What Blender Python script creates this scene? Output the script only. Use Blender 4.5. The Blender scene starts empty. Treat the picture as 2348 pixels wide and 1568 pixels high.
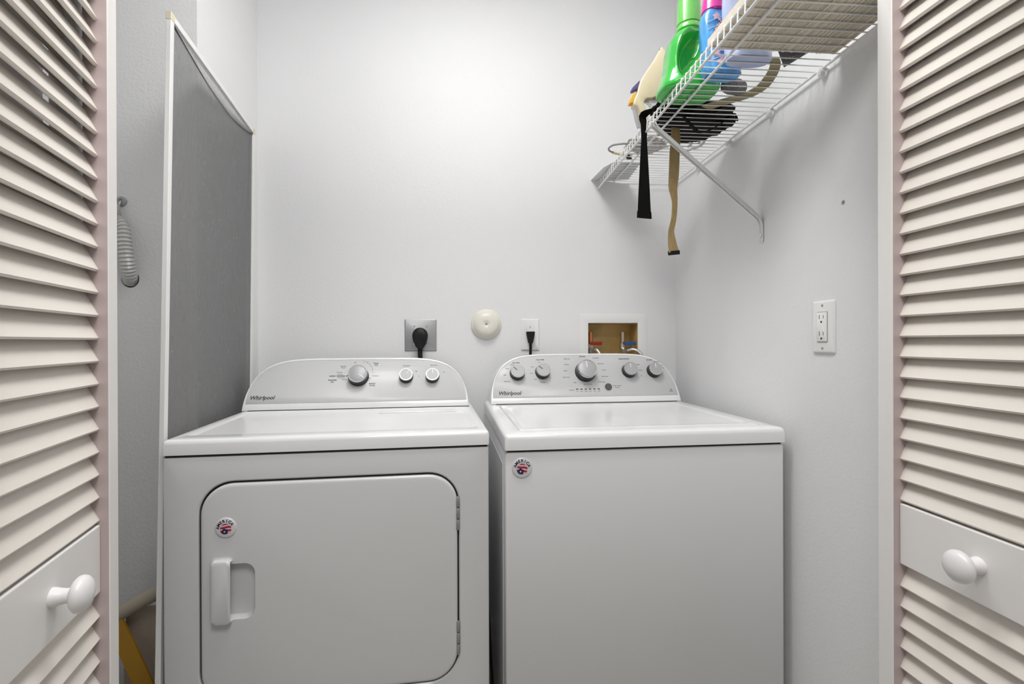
import bpy, bmesh, math, random
from mathutils import Vector, Matrix
from math import sin, cos, pi, radians
random.seed(7)
C = bpy.context.scene.collection
SC = bpy.context.scene

# ------------------------------------------------------------------ camera, world, lights, exposure
F_PX, YAW, PITCH, ROLL, CAMZ = 1160.5, 0.0861, -0.0014, -0.0034, 1.14
FWD = Vector((sin(YAW)*cos(PITCH), cos(YAW)*cos(PITCH), sin(PITCH)))
_r = Vector((cos(YAW), -sin(YAW), 0)); _u = _r.cross(FWD)
RGT = cos(ROLL)*_r + sin(ROLL)*_u
UP = -sin(ROLL)*_r + cos(ROLL)*_u
cam = bpy.data.cameras.new('camera'); camo = bpy.data.objects.new('camera', cam); C.objects.link(camo)
cam.sensor_width = 36; cam.lens = 36*F_PX/2348; cam.clip_start = .01
M = Matrix((RGT, UP, -FWD)).transposed().to_4x4(); M.translation = (0, 0, CAMZ)
camo.matrix_world = M
SC.camera = camo

w = bpy.data.worlds.new('world'); SC.world = w; w.use_nodes = True
w.node_tree.nodes['Background'].inputs[0].default_value = (1.0, 0.985, 0.965, 1)
w.node_tree.nodes['Background'].inputs[1].default_value = 0.28

def area(name, loc, size, energy, rot=(0, 0, 0), color=(1, 1, 1), shape='DISK'):
    l = bpy.data.lights.new(name, 'AREA'); l.shape = shape; l.size = size; l.energy = energy; l.color = color
    o = bpy.data.objects.new(name, l); o.location = loc; o.rotation_euler = rot; C.objects.link(o); return o
area('closet_ceiling_light', (0.0, .92, 2.57), .62, 18.8, color=(1, .995, .99))
area('hall_ceiling_light', (0.05, -.15, 2.57), .9, 23, color=(1, .99, .975))

SC.view_settings.view_transform = 'Standard'; SC.view_settings.look = 'None'
SC.view_settings.exposure = 0.0; SC.view_settings.gamma = 1; SC.view_settings.use_curve_mapping = False

def at(u, v, axis, val):
    """world point where the sight line of photograph pixel (u,v) meets the plane axis = val (used to measure positions)"""
    r = FWD + (u-1174)/F_PX*RGT + (784-v)/F_PX*UP
    i = 'xyz'.index(axis); c = (0, 0, CAMZ)[i]
    t = (val-c)/r[i]
    return Vector((0, 0, CAMZ)) + t*r

# ------------------------------------------------------------------ materials
MATS = {}
def mat(name, col, rough=.5, metal=0, bump=0, bscale=200, bdist=.001, coat=0, trans=0, alpha=None, var=0, vscale=20, emit=None, spec=None, aniso=None):
    m = bpy.data.materials.new(name); m.use_nodes = True
    nt = m.node_tree; b = nt.nodes['Principled BSDF']
    b.inputs['Base Color'].default_value = (*col, 1); b.inputs['Roughness'].default_value = rough
    b.inputs['Metallic'].default_value = metal
    if coat: b.inputs['Coat Weight'].default_value = coat; b.inputs['Coat Roughness'].default_value = .08
    if trans: b.inputs['Transmission Weight'].default_value = trans
    if alpha is not None: b.inputs['Alpha'].default_value = alpha
    if spec is not None: b.inputs['Specular IOR Level'].default_value = spec
    tc = nt.nodes.new('ShaderNodeTexCoord')
    if bump:
        n = nt.nodes.new('ShaderNodeTexNoise'); n.inputs['Scale'].default_value = bscale; n.inputs['Detail'].default_value = 3
        nt.links.new(tc.outputs['Object'], n.inputs['Vector'])
        if aniso:
            mp = nt.nodes.new('ShaderNodeMapping'); mp.inputs['Scale'].default_value = aniso
            nt.links.new(tc.outputs['Object'], mp.inputs['Vector']); nt.links.new(mp.outputs[0], n.inputs['Vector'])
        bp = nt.nodes.new('ShaderNodeBump'); bp.inputs['Strength'].default_value = bump; bp.inputs['Distance'].default_value = bdist
        nt.links.new(n.outputs['Fac'], bp.inputs['Height']); nt.links.new(bp.outputs[0], b.inputs['Normal'])
    if var:
        n = nt.nodes.new('ShaderNodeTexNoise'); n.inputs['Scale'].default_value = vscale; n.inputs['Detail'].default_value = 4
        nt.links.new(tc.outputs['Object'], n.inputs['Vector'])
        if aniso:
            mp = nt.nodes.new('ShaderNodeMapping'); mp.inputs['Scale'].default_value = aniso
            nt.links.new(tc.outputs['Object'], mp.inputs['Vector']); nt.links.new(mp.outputs[0], n.inputs['Vector'])
        r = nt.nodes.new('ShaderNodeValToRGB')
        r.color_ramp.elements[0].position = .3; r.color_ramp.elements[1].position = .7
        r.color_ramp.elements[0].color = (*[max(0, c*(1-var)) for c in col], 1); r.color_ramp.elements[1].color = (*[min(1, c*(1+var)) for c in col], 1)
        nt.links.new(n.outputs['Fac'], r.inputs[0]); nt.links.new(r.outputs[0], b.inputs['Base Color'])
    MATS[name] = m; return m

WALL = mat('wall_paint', (.80, .80, .805), .55, bump=.35, bscale=160, bdist=.0015)
WALLC = mat('wall_paint_chase', (.80, .80, .80), .6, bump=.6, bscale=130, bdist=.002)
CEIL = mat('ceiling_paint', (.85, .85, .85), .8)
FLOOR = mat('floor_tile', (.42, .39, .35), .5, var=.15)
TRIM = mat('trim_paint', (.82, .82, .80), .4)
DOORP = mat('door_paint', (.80, .75, .69), .38, bump=.12, bscale=60, bdist=.001, aniso=(1, 1, 6))
DOORW = mat('door_face_paint', (.82, .80, .78), .4, bump=.1, bscale=60, bdist=.001)
PINK = mat('door_edge_pinkish', (.55, .455, .45), .5, bump=.1, bscale=50)
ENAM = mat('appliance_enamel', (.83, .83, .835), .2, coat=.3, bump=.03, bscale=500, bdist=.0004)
ENAM_SHADE = mat('cabinet_enamel_shaded', (.68, .685, .69), .32, coat=.2, bump=.03, bscale=500, bdist=.0004)  # same white enamel darkened, the shade of the front faces put into the colour
SILV = mat('console_silver', (.57, .57, .575), .42, metal=0, coat=.12)
BLK = mat('black_plastic', (.006, .006, .006), .5, spec=.3)
BLKS = mat('black_gloss', (.01, .01, .01), .2)
DARK = mat('dark_recess', (.03, .03, .03), .8)
CHR = mat('chrome', (.85, .85, .85), .12, metal=1)
STEEL = mat('steel_plate', (.36, .36, .365), .42, metal=.55)
KNF = mat('knob_face', (.44, .44, .45), .45, metal=.15)
INK = mat('printed_ink', (.05, .05, .05), .6)
INKG = mat('printed_grey_ink', (.26, .26, .27), .6)
WPL = mat('white_plastic', (.82, .82, .81), .3)
CRPL = mat('cream_dome_plastic', (.80, .77, .68), .3)
KNW = mat('knob_paint', (.82, .81, .81), .3, bump=.05, bscale=60)
WIRE = mat('vinyl_wire', (.80, .80, .79), .35)
SCRF = mat('screen_frame', (.82, .82, .80), .4)
TANB = mat('valve_box_tan', (.52, .36, .13), .45, var=.25, vscale=12)
COPR = mat('copper', (.72, .30, .14), .3, metal=1)
REDP = mat('red_handle', (.28, .008, .006), .4)
BLUP = mat('blue_handle', (.01, .08, .35), .4)
BRAID = mat('braided_steel', (.6, .57, .52), .3, metal=.9, bump=.6, bscale=400)
GRN = mat('green_bottle', (.04, .50, .06), .16, coat=.5)
GRNL = mat('green_cap', (.16, .56, .11), .2, coat=.4)
BLUB = mat('blue_bottle', (.07, .33, .70), .25, coat=.4, var=.25, vscale=40)
PNKC = mat('pink_cap', (.72, .03, .33), .2, coat=.4)
PNKP = mat('pink_print', (.80, .50, .62), .5, var=.15, vscale=120)
LILA = mat('lilac_pouch', (.48, .55, .80), .35, var=.10, vscale=25)
CARD = mat('cream_card', (.70, .64, .53), .8, var=.06, vscale=60)
OLIV = mat('olive_webbing', (.36, .31, .17), .85, bump=.8, bscale=900, bdist=.001)
TANW = mat('tan_webbing', (.46, .33, .15), .85, bump=.9, bscale=260, bdist=.002, aniso=(9, 9, .4), var=.2, vscale=80)
BWEB = mat('black_webbing', (.004, .004, .004), .85, spec=.15, bump=.9, bscale=500, bdist=.001)
BBAG = mat('black_fabric', (.012, .0115, .011), .9, spec=.2, bump=.8, bscale=350, bdist=.002, var=.5, vscale=30)
BPLA = mat('black_bag_plastic', (.03, .025, .03), .3)
SPEK = mat('speckled_grey', (.22, .21, .20), .95, bump=1, bscale=500, bdist=.003, var=.6, vscale=350)
CREAM = mat('cream_plastic', (.78, .66, .46), .3, coat=.3)
YEL = mat('yellow_plastic', (.80, .47, .08), .3)
VIOL = mat('violet_plastic', (.12, .09, .24), .35)
BRNT = mat('smoky_plastic', (.30, .25, .20), .3, alpha=.8)
CLEAR = mat('clear_plastic', (.72, .72, .70), .2, alpha=.38)
GTUBE = mat('grey_tube', (.45, .45, .48), .3)
PAPER = mat('white_paper', (.72, .73, .75), .7)
CONDU = mat('ribbed_conduit', (.66, .65, .63), .35, metal=.15)
CLOTH = mat('cream_cloth', (.58, .50, .41), .95, bump=.5, bscale=300)
TUBEC = mat('cream_tube', (.48, .43, .33), .5)
YWOOD = mat('yellow_webbing', (.55, .29, .03), .7, bump=.5, bscale=200)
NAVY = mat('navy_print', (.02, .015, .07), .5)
REDS = mat('red_print', (.35, .01, .04), .5)
ROSE = mat('rose_print', (.75, .45, .50), .5)
CLST = mat('clear_sticker', (.70, .70, .72), .12, coat=.6)
TAPE = mat('yellowed_corner', (.72, .66, .50), .5)

def screen_mat(name, fac, col):
    m = bpy.data.materials.new(name); m.use_nodes = True; nt = m.node_tree
    b = nt.nodes['Principled BSDF']; out = nt.nodes['Material Output']
    b.inputs['Roughness'].default_value = .9
    tc = nt.nodes.new('ShaderNodeTexCoord'); mp = nt.nodes.new('ShaderNodeMapping'); mp.inputs['Scale'].default_value = (1, 1, .12)
    n = nt.nodes.new('ShaderNodeTexNoise'); n.inputs['Scale'].default_value = 260; n.inputs['Detail'].default_value = 2
    nt.links.new(tc.outputs['Object'], mp.inputs[0]); nt.links.new(mp.outputs[0], n.inputs['Vector'])
    r = nt.nodes.new('ShaderNodeValToRGB')
    r.color_ramp.elements[0].color = (*[c*.75 for c in col], 1); r.color_ramp.elements[1].color = (*[c*1.3 for c in col], 1)
    nt.links.new(n.outputs['Fac'], r.inputs[0])
    v = nt.nodes.new('ShaderNodeTexVoronoi'); v.inputs['Scale'].default_value = 26
    nt.links.new(tc.outputs['Object'], v.inputs['Vector'])
    lt = nt.nodes.new('ShaderNodeMath'); lt.operation = 'LESS_THAN'; lt.inputs[1].default_value = .035
    nt.links.new(v.outputs['Distance'], lt.inputs[0])
    mx = nt.nodes.new('ShaderNodeMixRGB'); mx.inputs[2].default_value = (.75, .75, .72, 1)
    nt.links.new(lt.outputs[0], mx.inputs[0]); nt.links.new(r.outputs[0], mx.inputs[1]); nt.links.new(mx.outputs[0], b.inputs['Base Color'])
    t = nt.nodes.new('ShaderNodeBsdfTransparent'); ms = nt.nodes.new('ShaderNodeMixShader'); ms.inputs[0].default_value = fac
    nt.links.new(t.outputs[0], ms.inputs[1]); nt.links.new(b.outputs[0], ms.inputs[2]); nt.links.new(ms.outputs[0], out.inputs[0])
    return m
SCRM = screen_mat('screen_mesh', .66, (.15, .15, .15))
SCRL = screen_mat('screen_mesh_single', .55, (.34, .34, .34))

# ------------------------------------------------------------------ helpers
def obj(name, bm, m, parent=None, smooth=False, label=None, recalc=True):
    if recalc: bmesh.ops.recalc_face_normals(bm, faces=bm.faces)
    me = bpy.data.meshes.new(name); bm.to_mesh(me); bm.free()
    for mm in (m if isinstance(m, (list, tuple)) else [m]): me.materials.append(mm)
    o = bpy.data.objects.new(name, me); C.objects.link(o)
    if parent is not None: o.parent = parent
    if smooth:
        for p in me.polygons: p.use_smooth = True
        me.set_sharp_from_angle(angle=radians(38))
    if label: o['label'] = label
    return o
def tag(o, label, cat, group=None):
    o['label'] = label; o['category'] = cat
    if group: o['group'] = group
    return o
def thing(name, label, cat, loc=(0, 0, 0), rotz=0, group=None):
    o = bpy.data.objects.new(name, None); C.objects.link(o); o.location = loc; o.rotation_euler = (0, 0, rotz)
    return tag(o, label, cat, group)
def struct(name, bm, m, smooth=False):
    o = obj(name, bm, m, smooth=smooth); o['kind'] = 'structure'; return o
def box(bm, x0, x1, y0, y1, z0, z1, bev=0, seg=2, mtx=None):
    r = bmesh.ops.create_cube(bm, size=1)['verts']
    for v in r: v.co = Vector(((x0+x1)/2+v.co.x*(x1-x0), (y0+y1)/2+v.co.y*(y1-y0), (z0+z1)/2+v.co.z*(z1-z0)))
    if bev:
        es = list({e for v in r for e in v.link_edges})
        g = bmesh.ops.bevel(bm, geom=es, offset=bev, segments=seg, affect='EDGES', profile=.5)
        r = list({v for f in g['faces'] for v in f.verts} | {v for v in r if v.is_valid})
    if mtx is not None:
        for v in r: v.co = mtx @ v.co
    return r
def nb(): return bmesh.new()
def bx(x0, x1, y0, y1, z0, z1, bev=0, seg=2, mtx=None):
    bm = nb(); box(bm, x0, x1, y0, y1, z0, z1, bev, seg, mtx); return bm
def rings(bm, rs, cap=True, closed=False):
    vs = [[bm.verts.new(p) for p in r] for r in rs]
    n = len(vs[0])
    for a, b in zip(vs, vs[1:]+([vs[0]] if closed else [])):
        for i in range(n): bm.faces.new((a[i], a[(i+1) % n], b[(i+1) % n], b[i]))
    if cap and not closed:
        bm.faces.new(list(reversed(vs[0]))); bm.faces.new(vs[-1])
    return vs
def rrect(x0, x1, y0, y1, z, r, n=6):
    pts = []
    r = max(1e-5, min(r, (x1-x0)/2-1e-5, (y1-y0)/2-1e-5))
    for cx, cy, a0 in ((x1-r, y1-r, 0), (x0+r, y1-r, pi/2), (x0+r, y0+r, pi), (x1-r, y0+r, 3*pi/2)):
        for k in range(n+1):
            a = a0+k*pi/2/n; pts.append(Vector((cx+r*cos(a), cy+r*sin(a), z)))
    return pts
def rrloft(bm, specs, mtx=None, n=6):
    """specs: (x0,x1,y0,y1,z,r) rings of rounded rectangles"""
    rs = [rrect(*s, n=n) for s in specs]
    if mtx is not None: rs = [[mtx @ p for p in r] for r in rs]
    return rings(bm, rs)
def lathe(bm, prof, mtx=None, n=32):
    """prof: (r, z) pairs around local z"""
    rs = [[Vector((max(r, 1e-5)*cos(2*pi*k/n), max(r, 1e-5)*sin(2*pi*k/n), z)) for k in range(n)] for r, z in prof]
    if mtx is not None: rs = [[mtx @ p for p in r] for r in rs]
    return rings(bm, rs)
def frame_of(d, hint=Vector((0, 0, 1))):
    d = d.normalized()
    if abs(d.dot(hint)) > .95: hint = Vector((1, 0, 0)) if abs(d.x) < .9 else Vector((0, 1, 0))
    a = d.cross(hint).normalized(); return a, a.cross(d).normalized()
def tube(bm, pts, r, n=8, hint=Vector((0, 0, 1))):
    pts = [Vector(p) for p in pts]; rs = []
    rr = r if isinstance(r, (list, tuple)) else [r]*len(pts)
    pa = None
    for i, p in enumerate(pts):
        d = (pts[min(i+1, len(pts)-1)]-pts[max(i-1, 0)])
        if pa is None: a, b = frame_of(d, hint)
        else:
            dd = d.normalized(); a = (pa-dd*pa.dot(dd)).normalized(); b = a.cross(dd)
        pa = a
        rs.append([p+rr[i]*(cos(2*pi*k/n)*a+sin(2*pi*k/n)*b) for k in range(n)])
    rings(bm, rs)
def smooth_path(pts, k=6):
    pts = [Vector(p) for p in pts]; out = []
    P = [2*pts[0]-pts[1]]+pts+[2*pts[-1]-pts[-2]]
    for i in range(1, len(P)-2):
        for j in range(k):
            t = j/k; a, b, c, d = P[i-1:i+3]
            out.append(.5*((2*b)+(c-a)*t+(2*a-5*b+4*c-d)*t*t+(3*b-a-3*c+d)*t**3))
    out.append(pts[-1]); return out
def ribbon(bm, pts, wdirs, ws, th):
    """a strap: centre line, half width directions, widths, thickness"""
    rs = []
    n = len(pts)
    for i, p in enumerate(pts):
        d = (pts[min(i+1, n-1)]-pts[max(i-1, 0)]).normalized()
        w = wdirs[i]; w = (w-d*w.dot(d)).normalized()
        nn = d.cross(w).normalized()*th/2; h = w*ws[i]/2
        rs.append([p-h-nn, p+h-nn, p+h+nn, p-h+nn])
    rings(bm, rs)
def interp(a, k=6):
    out = []
    for x, y in zip(a, a[1:]):
        for j in range(k): out.append(x+(y-x)*j/k)
    out.append(a[-1]); return out
def boolean(o, cutter, op='DIFFERENCE'):
    md = o.modifiers.new('b', 'BOOLEAN'); md.operation = op; md.object = cutter; md.solver = 'EXACT'
    bpy.context.view_layer.update()
    dg = bpy.context.evaluated_depsgraph_get()
    me = bpy.data.meshes.new_from_object(o.evaluated_get(dg))
    o.modifiers.clear(); o.data = me
    bpy.data.objects.remove(cutter)
    return o
def Mx(origin, ex, ey, ez):
    m = Matrix((ex, ey, ez)).transposed().to_4x4(); m.translation = origin; return m
def text_part(name, items, mtx, m, parent, depth=.0002):
    """items: (string, x, y, size, rotation, shear, align) printed on the plane of mtx (x across, y up)"""
    for it in items:
        s, x, y, size = it[:4]; rot = it[4] if len(it) > 4 else 0; shear = it[5] if len(it) > 5 else 0; al = it[6] if len(it) > 6 else 'CENTER'
        cu = bpy.data.curves.new('t', 'FONT'); cu.body = s; cu.size = size; cu.align_x = al; cu.align_y = 'CENTER'; cu.shear = shear
        cu.extrude = depth; cu.resolution_u = 2
        cu.offset = it[7] if len(it) > 7 else size*.012
        o = bpy.data.objects.new('t', cu); C.objects.link(o)
        bpy.context.view_layer.update()
        me = bpy.data.meshes.new_from_object(o.evaluated_get(bpy.context.evaluated_depsgraph_get()))
        me.transform(mtx @ Matrix.Translation((x, y, depth)) @ Matrix.Rotation(rot, 4, 'Z'))
        bpy.data.objects.remove(o); bpy.data.curves.remove(cu); me.materials.clear(); me.materials.append(m); me.name = name
        r = bpy.data.objects.new(name, me); C.objects.link(r); r.parent = parent
    return r

# ------------------------------------------------------------------ room shell
D, XL, XR, CHY, ZC = 1.9333, -.7687, .8146, 1.5185, 2.60
FW0, FW1 = .75, .85            # the closet's front wall
struct('floor', bx(-2.4, 2.4, -1.5, D+.1, -.06, 0), FLOOR)
struct('ceiling', bx(-2.4, 2.4, -1.5, D+.1, ZC, ZC+.06), CEIL)
# back wall with the opening for the valve box
OX0, OX1, OZ0, OZ1 = .463, .662, 1.06, 1.211
bm = nb()
box(bm, XL-.05, OX0, D, D+.1, 0, ZC); box(bm, OX1, XR+.06, D, D+.1, 0, ZC)
box(bm, OX0, OX1, D, D+.1, 0, OZ0); box(bm, OX0, OX1, D, D+.1, OZ1, ZC)
struct('wall_back', bm, WALL)
struct('wall_right', bx(XR, XR+.06, FW0, D, 0, ZC), WALL)
wc = struct('wall_chase', bx(-1.3, XL, CHY, D+.1, 0, ZC), WALLC)
struct('wall_left', bx(-1.30, -1.22, FW0, CHY, 0, ZC), WALLC)
bm = nb(); box(bm, -2.4, -.66, FW0, FW1, 0, ZC); box(bm, .800, 2.4, FW0, FW1, 0, ZC); box(bm, -.66, .800, FW0, FW1, 2.06, ZC)
struct('wall_front', bm, WALL)
struct('baseboard_back', bx(XL, XR, D-.012, D, 0, .075, .003), TRIM)
struct('baseboard_right', bx(XR-.012, XR, FW1, D-.012, 0, .075, .003), TRIM)
struct('baseboard_chase', bx(-1.22, XL, CHY-.012, CHY, 0, .075, .003), TRIM)

# ------------------------------------------------------------------ louvered bifold doors
SL_P = .0358
def door(name, org, X, Y, label, klabel):
    LW = .34; ZT = 2.03
    root = bpy.data.objects.new(name, None); C.objects.link(root); root['kind'] = 'structure'; root['label'] = label
    root.matrix_world = Mx(Vector((org[0], org[1], .012)), Vector((*X, 0)), Vector((*Y, 0)), Vector((0, 0, 1)))
    def leaf_parts(parent, mtx=None, main=True):
        for a, b in ((0, .032), (LW-.032, LW)):
            bm = nb(); box(bm, a, b, -.034, 0, 0, ZT, .0015, 1)
            if main:
                ina = b if a == 0 else a
            o = obj('stile', bm, [DOORW, PINK], parent)
            for p in o.data.polygons:     # the inner edge of the stile is darker and pinkish
                if abs(p.normal.x) > .9 and ((a == 0 and p.normal.x > 0) or (a > 0 and p.normal.x < 0)): p.material_index = 1
            if mtx is not None: o.matrix_parent_inverse = Matrix.Identity(4); o.matrix_basis = mtx
        for nm, z0, z1 in (('top_rail', 1.965, ZT), ('lock_rail', .736, .842), ('bottom_rail', 0, .14)):
            o = obj(nm, bx(.032, LW-.032, -.031, -.0125, z0, z1, .002, 2), DOORW, parent)
            if mtx is not None: o.matrix_basis = mtx
    leaf_parts(root)
    # one slat: its lower front edge stands proud, its top leans back behind the next
    def slat_bm():
        bm = nb(); L0, L1 = .030, LW-.030
        p0 = Vector((0, -.0135, 0)); p1 = Vector((0, -.0315, .0365)); d = (p1-p0).normalized(); nn = Vector((0, d.z, -d.y))*.0062
        sec = [p0, p0+nn*.25-d*.0022, p0+nn*.0-d*.0]
        sec = [p0-nn*0, p0-nn*.5-d*.0018, p0-nn, p1-nn, p1]
        rings(bm, [[Vector((L0, q.y, q.z)) for q in sec], [Vector((L1, q.y, q.z)) for q in sec]])
        return bm
    s0 = obj('slat', slat_bm(), DOORP, root)
    me = s0.data
    zs = [.861-.012+SL_P*k for k in range(31)] + [.710-.012-SL_P*k for k in range(16)]
    s0.location = (0, 0, zs[0])
    for z in zs[1:]:
        s = bpy.data.objects.new('slat', me); C.objects.link(s); s.parent = root; s.location = (0, 0, z)
    # round painted knob in the middle of the lock rail
    bm = nb()
    kx = .170
    mt = Mx(Vector((kx, -.0125, .805-.012)), Vector((1, 0, 0)), Vector((0, 0, 1)), Vector((0, 1, 0)))
    lathe(bm, [(.013, -.001), (.0125, .004), (.0105, .010), (.0095, .016), (.010, .020), (.014, .0225), (.0195, .0245), (.0232, .028), (.0240, .032), (.0228, .0362), (.0185, .0405), (.0115, .0432), (.004, .0445), (0, .0447)], mt, 40)
    obj('knob', bm, KNW, root, smooth=True, label=klabel)
    # the second leaf folded behind
    a = radians(2.0)
    lf = obj('folded_leaf', (lambda b: b)(folded_leaf_bm(LW, ZT)), DOORW, root)
    sg = 1
    lf.location = (0, -.042, 0)
    for z in zs:
        s = bpy.data.objects.new('slat', me); C.objects.link(s); s.parent = lf; s.location = (0, 0, z)
    return root
def folded_leaf_bm(LW, ZT):
    bm = nb()
    box(bm, 0, .032, -.034, 0, 0, ZT); box(bm, LW-.032, LW, -.034, 0, 0, ZT)
    for z0, z1 in ((1.965, ZT), (.736, .842), (0, .14)): box(bm, .032, LW-.032, -.031, -.0125, z0, z1)
    return bm
door('door_1', (-.573, .883), (.228, -.974), (.974, .228), 'cream louvered bifold door folded beside the window screen', 'round white knob')
door('door_2', (.740, .518), (0, 1), (-1, 0), 'cream louvered bifold door folded beside the wire shelf', 'round white knob')

# ------------------------------------------------------------------ laundry machines
LEAN = radians(25)
def rect_front(x0, x1, z0, z1, y, r):  # helper for specs in (x,z) lofted along -y
    return (x0, x1, z0, z1, y, r)
FR = Mx(Vector((0, 0, 0)), Vector((1, 0, 0)), Vector((0, 0, 1)), Vector((0, -1, 0)))   # (x, z, out of the front)

def console(root, W0, W1, c, back, H=.183, zb=.922):
    """arched control console: white shell, inset silver panel. returns the matrix of the leaning face"""
    up = Vector((0, sin(LEAN), cos(LEAN))); nrm = Vector((0, -cos(LEAN), sin(LEAN)))
    FM = Mx(Vector((0, c, zb)), Vector((1, 0, 0)), up, nrm)
    cx = (W0+W1)/2; hw = (W1-W0)/2
    def arch(inset, h0, a=6.0, n=56, Hh=H):
        pts = []
        w_ = hw-inset; h_ = Hh-inset-h0
        for k in range(n+1):
            t = pi*k/n; s = cos(t); x = math.copysign(abs(s)**(2/a), s); y = abs(sin(t))**(2/2.0)
            pts.append((cx+w_*x, h0+h_*y))
        return pts
    bm = nb()
    def F3(pts, z): return [FM @ Vector((x, y, z)) for x, y in pts]
    o0 = arch(0, 0.0); o1 = arch(.0035, .003)
    R = []
    # back ring stands upright behind
    zback = [Vector((cx+(x-cx)*1.0, back, zb+y*.86)) for x, y in o0]
    zmid = [FM @ Vector((x, y*1.0, -.03)) for x, y in o0]
    R = [zback, zmid, F3(o0, -.004), F3(arch(.0012, .001), -.001), F3(o1, 0)]
    pin = arch(.0075, .021)
    R.append(F3(pin, 0)); R.append(F3(arch(.0085, .022), -.0016))
    rings(bm, R)
    obj('console', bm, ENAM, root, smooth=True)
    bm = nb()
    rings(bm, [F3(arch(.0088, .0223), -.0022), F3(arch(.0088, .0223), -.0008), F3(arch(.0095, .023), -.0003)])
    obj('control_panel', bm, SILV, root, smooth=True, label='brushed silver control panel')
    return FM
def knob(root, FM, x, y, r, ang, ptr=INK):
    m = FM @ Matrix.Translation((x, y, 0))
    h = r*.95
    bm = nb(); lathe(bm, [(r*1.10, -.0008), (r*1.10, .002), (r*1.06, .004), (r*1.03, h*.5), (r*1.0, h-.001)], m, 40)
    k = obj('knob', bm, BLKS, root, smooth=True)
    bm = nb(); lathe(bm, [(r*1.0, h-.0012), (r*1.015, h), (r*.985, h+.0022), (r*.90, h+.0022), (r*.89, h+.001)], m, 40)
    obj('rim', bm, CHR, k, smooth=True)
    bm = nb(); lathe(bm, [(r*.90, h), (r*.90, h+.0012), (r*.88, h+.0016)], m, 40)
    obj('face', bm, KNF, k, smooth=True)
    mm = m @ Matrix.Rotation(ang, 4, 'Z')
    bm = nb(); box(bm, -r*.05, r*.05, r*.16, r*.84, h+.0012, h+.0022, mtx=mm)
    obj('pointer', bm, ptr, k)
    return k
def logo(root, FM, x, y, s):
    return text_part('printed_logo', [('Whirlpool', x, y, s, 0, .28, 'LEFT', s*.022)], FM @ Matrix.Translation((0, 0, -.0003)), INK, root)
def swoosh(bm, FM, cx, cy, rx, ry, a0, a1, w, n=24):
    vs = []
    for k in range(n+1):
        a = a0+(a1-a0)*k/n; ww = w*sin(pi*k/n)+.00008
        p = Vector((cx+rx*cos(a), cy+ry*sin(a), .0001)); q = Vector((cx+(rx+ww)*cos(a), cy+(ry+ww)*sin(a), .0001))
        vs.append((bm.verts.new(FM @ p), bm.verts.new(FM @ q)))
    for a, b in zip(vs, vs[1:]): bm.faces.new((a[0], b[0], b[1], a[1]))

def feet(root, W, Dp):
    for x in (.05, W-.05):
        for y in (.06, Dp-.05):
            bm = nb(); lathe(bm, [(.018, 0), (.018, .012), (.008, .013), (.008, .032)], Matrix.Translation((x, y, 0)), 16)
            obj('foot', bm, BLK, root)

# ---- dryer
DW, DDp = .731, .665
dry = thing('clothes_dryer', 'white front-loading clothes dryer with side-hinged door and three console knobs', 'dryer', (-.6798, 1.1891, 0), .0713)
feet(dry, DW, DDp)
# cabinet: sides and back box, then a front panel with the door opening
bm = nb()
box(bm, .0, DW, .012, DDp, .03, .8825, .004, 2)
cab = obj('cabinet', bm, ENAM_SHADE, dry, smooth=True)
DX0, DX1, DZ0, DZ1, DR = .0735, .6575, .318, .8245, .075
bm = nb()
outer = rrect(0, DW, .03, .8825, 0, .002, n=10)
def fr(pts, out): return [Vector((p.x, -out, p.y)) for p in pts]
R = [fr(rrect(0, DW, .03, .8825, 0, .002, 10), -.016), fr(rrect(0, DW, .03, .8825, 0, .002, 10), -.006), fr(rrect(.0018, DW-.0018, .0318, .8807, 0, .004, 10), -.0015), fr(rrect(.006, DW-.006, .036, .8765, 0, .006, 10), 0),
     fr(rrect(DX0-.003, DX1+.003, DZ0-.003, DZ1+.003, 0, DR+.003, 10), 0), fr(rrect(DX0, DX1, DZ0, DZ1, 0, DR, 10), -.003), fr(rrect(DX0, DX1, DZ0, DZ1, 0, DR, 10), -.0115)]
rings(bm, R, cap=False)
obj('front_panel', bm, ENAM_SHADE, dry, smooth=True)
# dark ring that paints the shade into the gap around the door
bm = nb(); rings(bm, [fr(rrect(DX0+.0002, DX1-.0002, DZ0+.0002, DZ1-.0002, 0, DR, 10), -.0085), fr(rrect(DX0+.02, DX1-.02, DZ0+.02, DZ1-.02, 0, DR-.02, 10), -.0085), fr(rrect(DX0+.02, DX1-.02, DZ0+.02, DZ1-.02, 0, DR-.02, 10), -.0105), fr(rrect(DX0+.0002, DX1-.0002, DZ0+.0002, DZ1-.0002, 0, DR, 10), -.0105)], cap=False, closed=True)
obj('door_gap_shade', bm, DARK, dry, label='dark ring painting the shade in the gap around the door')
obj('top_gap_shade', bx(.004, DW-.004, .004, DDp-.01, .881, .889), DARK, dry)  # dark filler that paints the shade into the seam under the top
# door slab
g = .0052
bm = nb()
def dring(i, y, r=None): return fr(rrect(DX0+g+i, DX1-g*.8-i, DZ0+g+i, DZ1-g-i, 0, DR-g-i, 10), y)
rings(bm, [dring(0, -.010), dring(0, -.0015), dring(.0012, .0012), dring(.004, .003), dring(.008, .0036)])
dd = obj('door', bm, ENAM_SHADE, dry, label='square rounded dryer door')
cb = nb()
rrloft(cb, [(.118, .1925, .513, .637, -.03, .022), (.112, .1945, .511, .639, .02, .024)], FR)
cut = obj('cut', cb, ENAM_SHADE); cut.parent = dry
# shaped scoop: narrower at its floor
boolean(dd, cut)
for p in dd.data.polygons: p.use_smooth = True
dd.data.set_sharp_from_angle(angle=radians(38))
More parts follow.
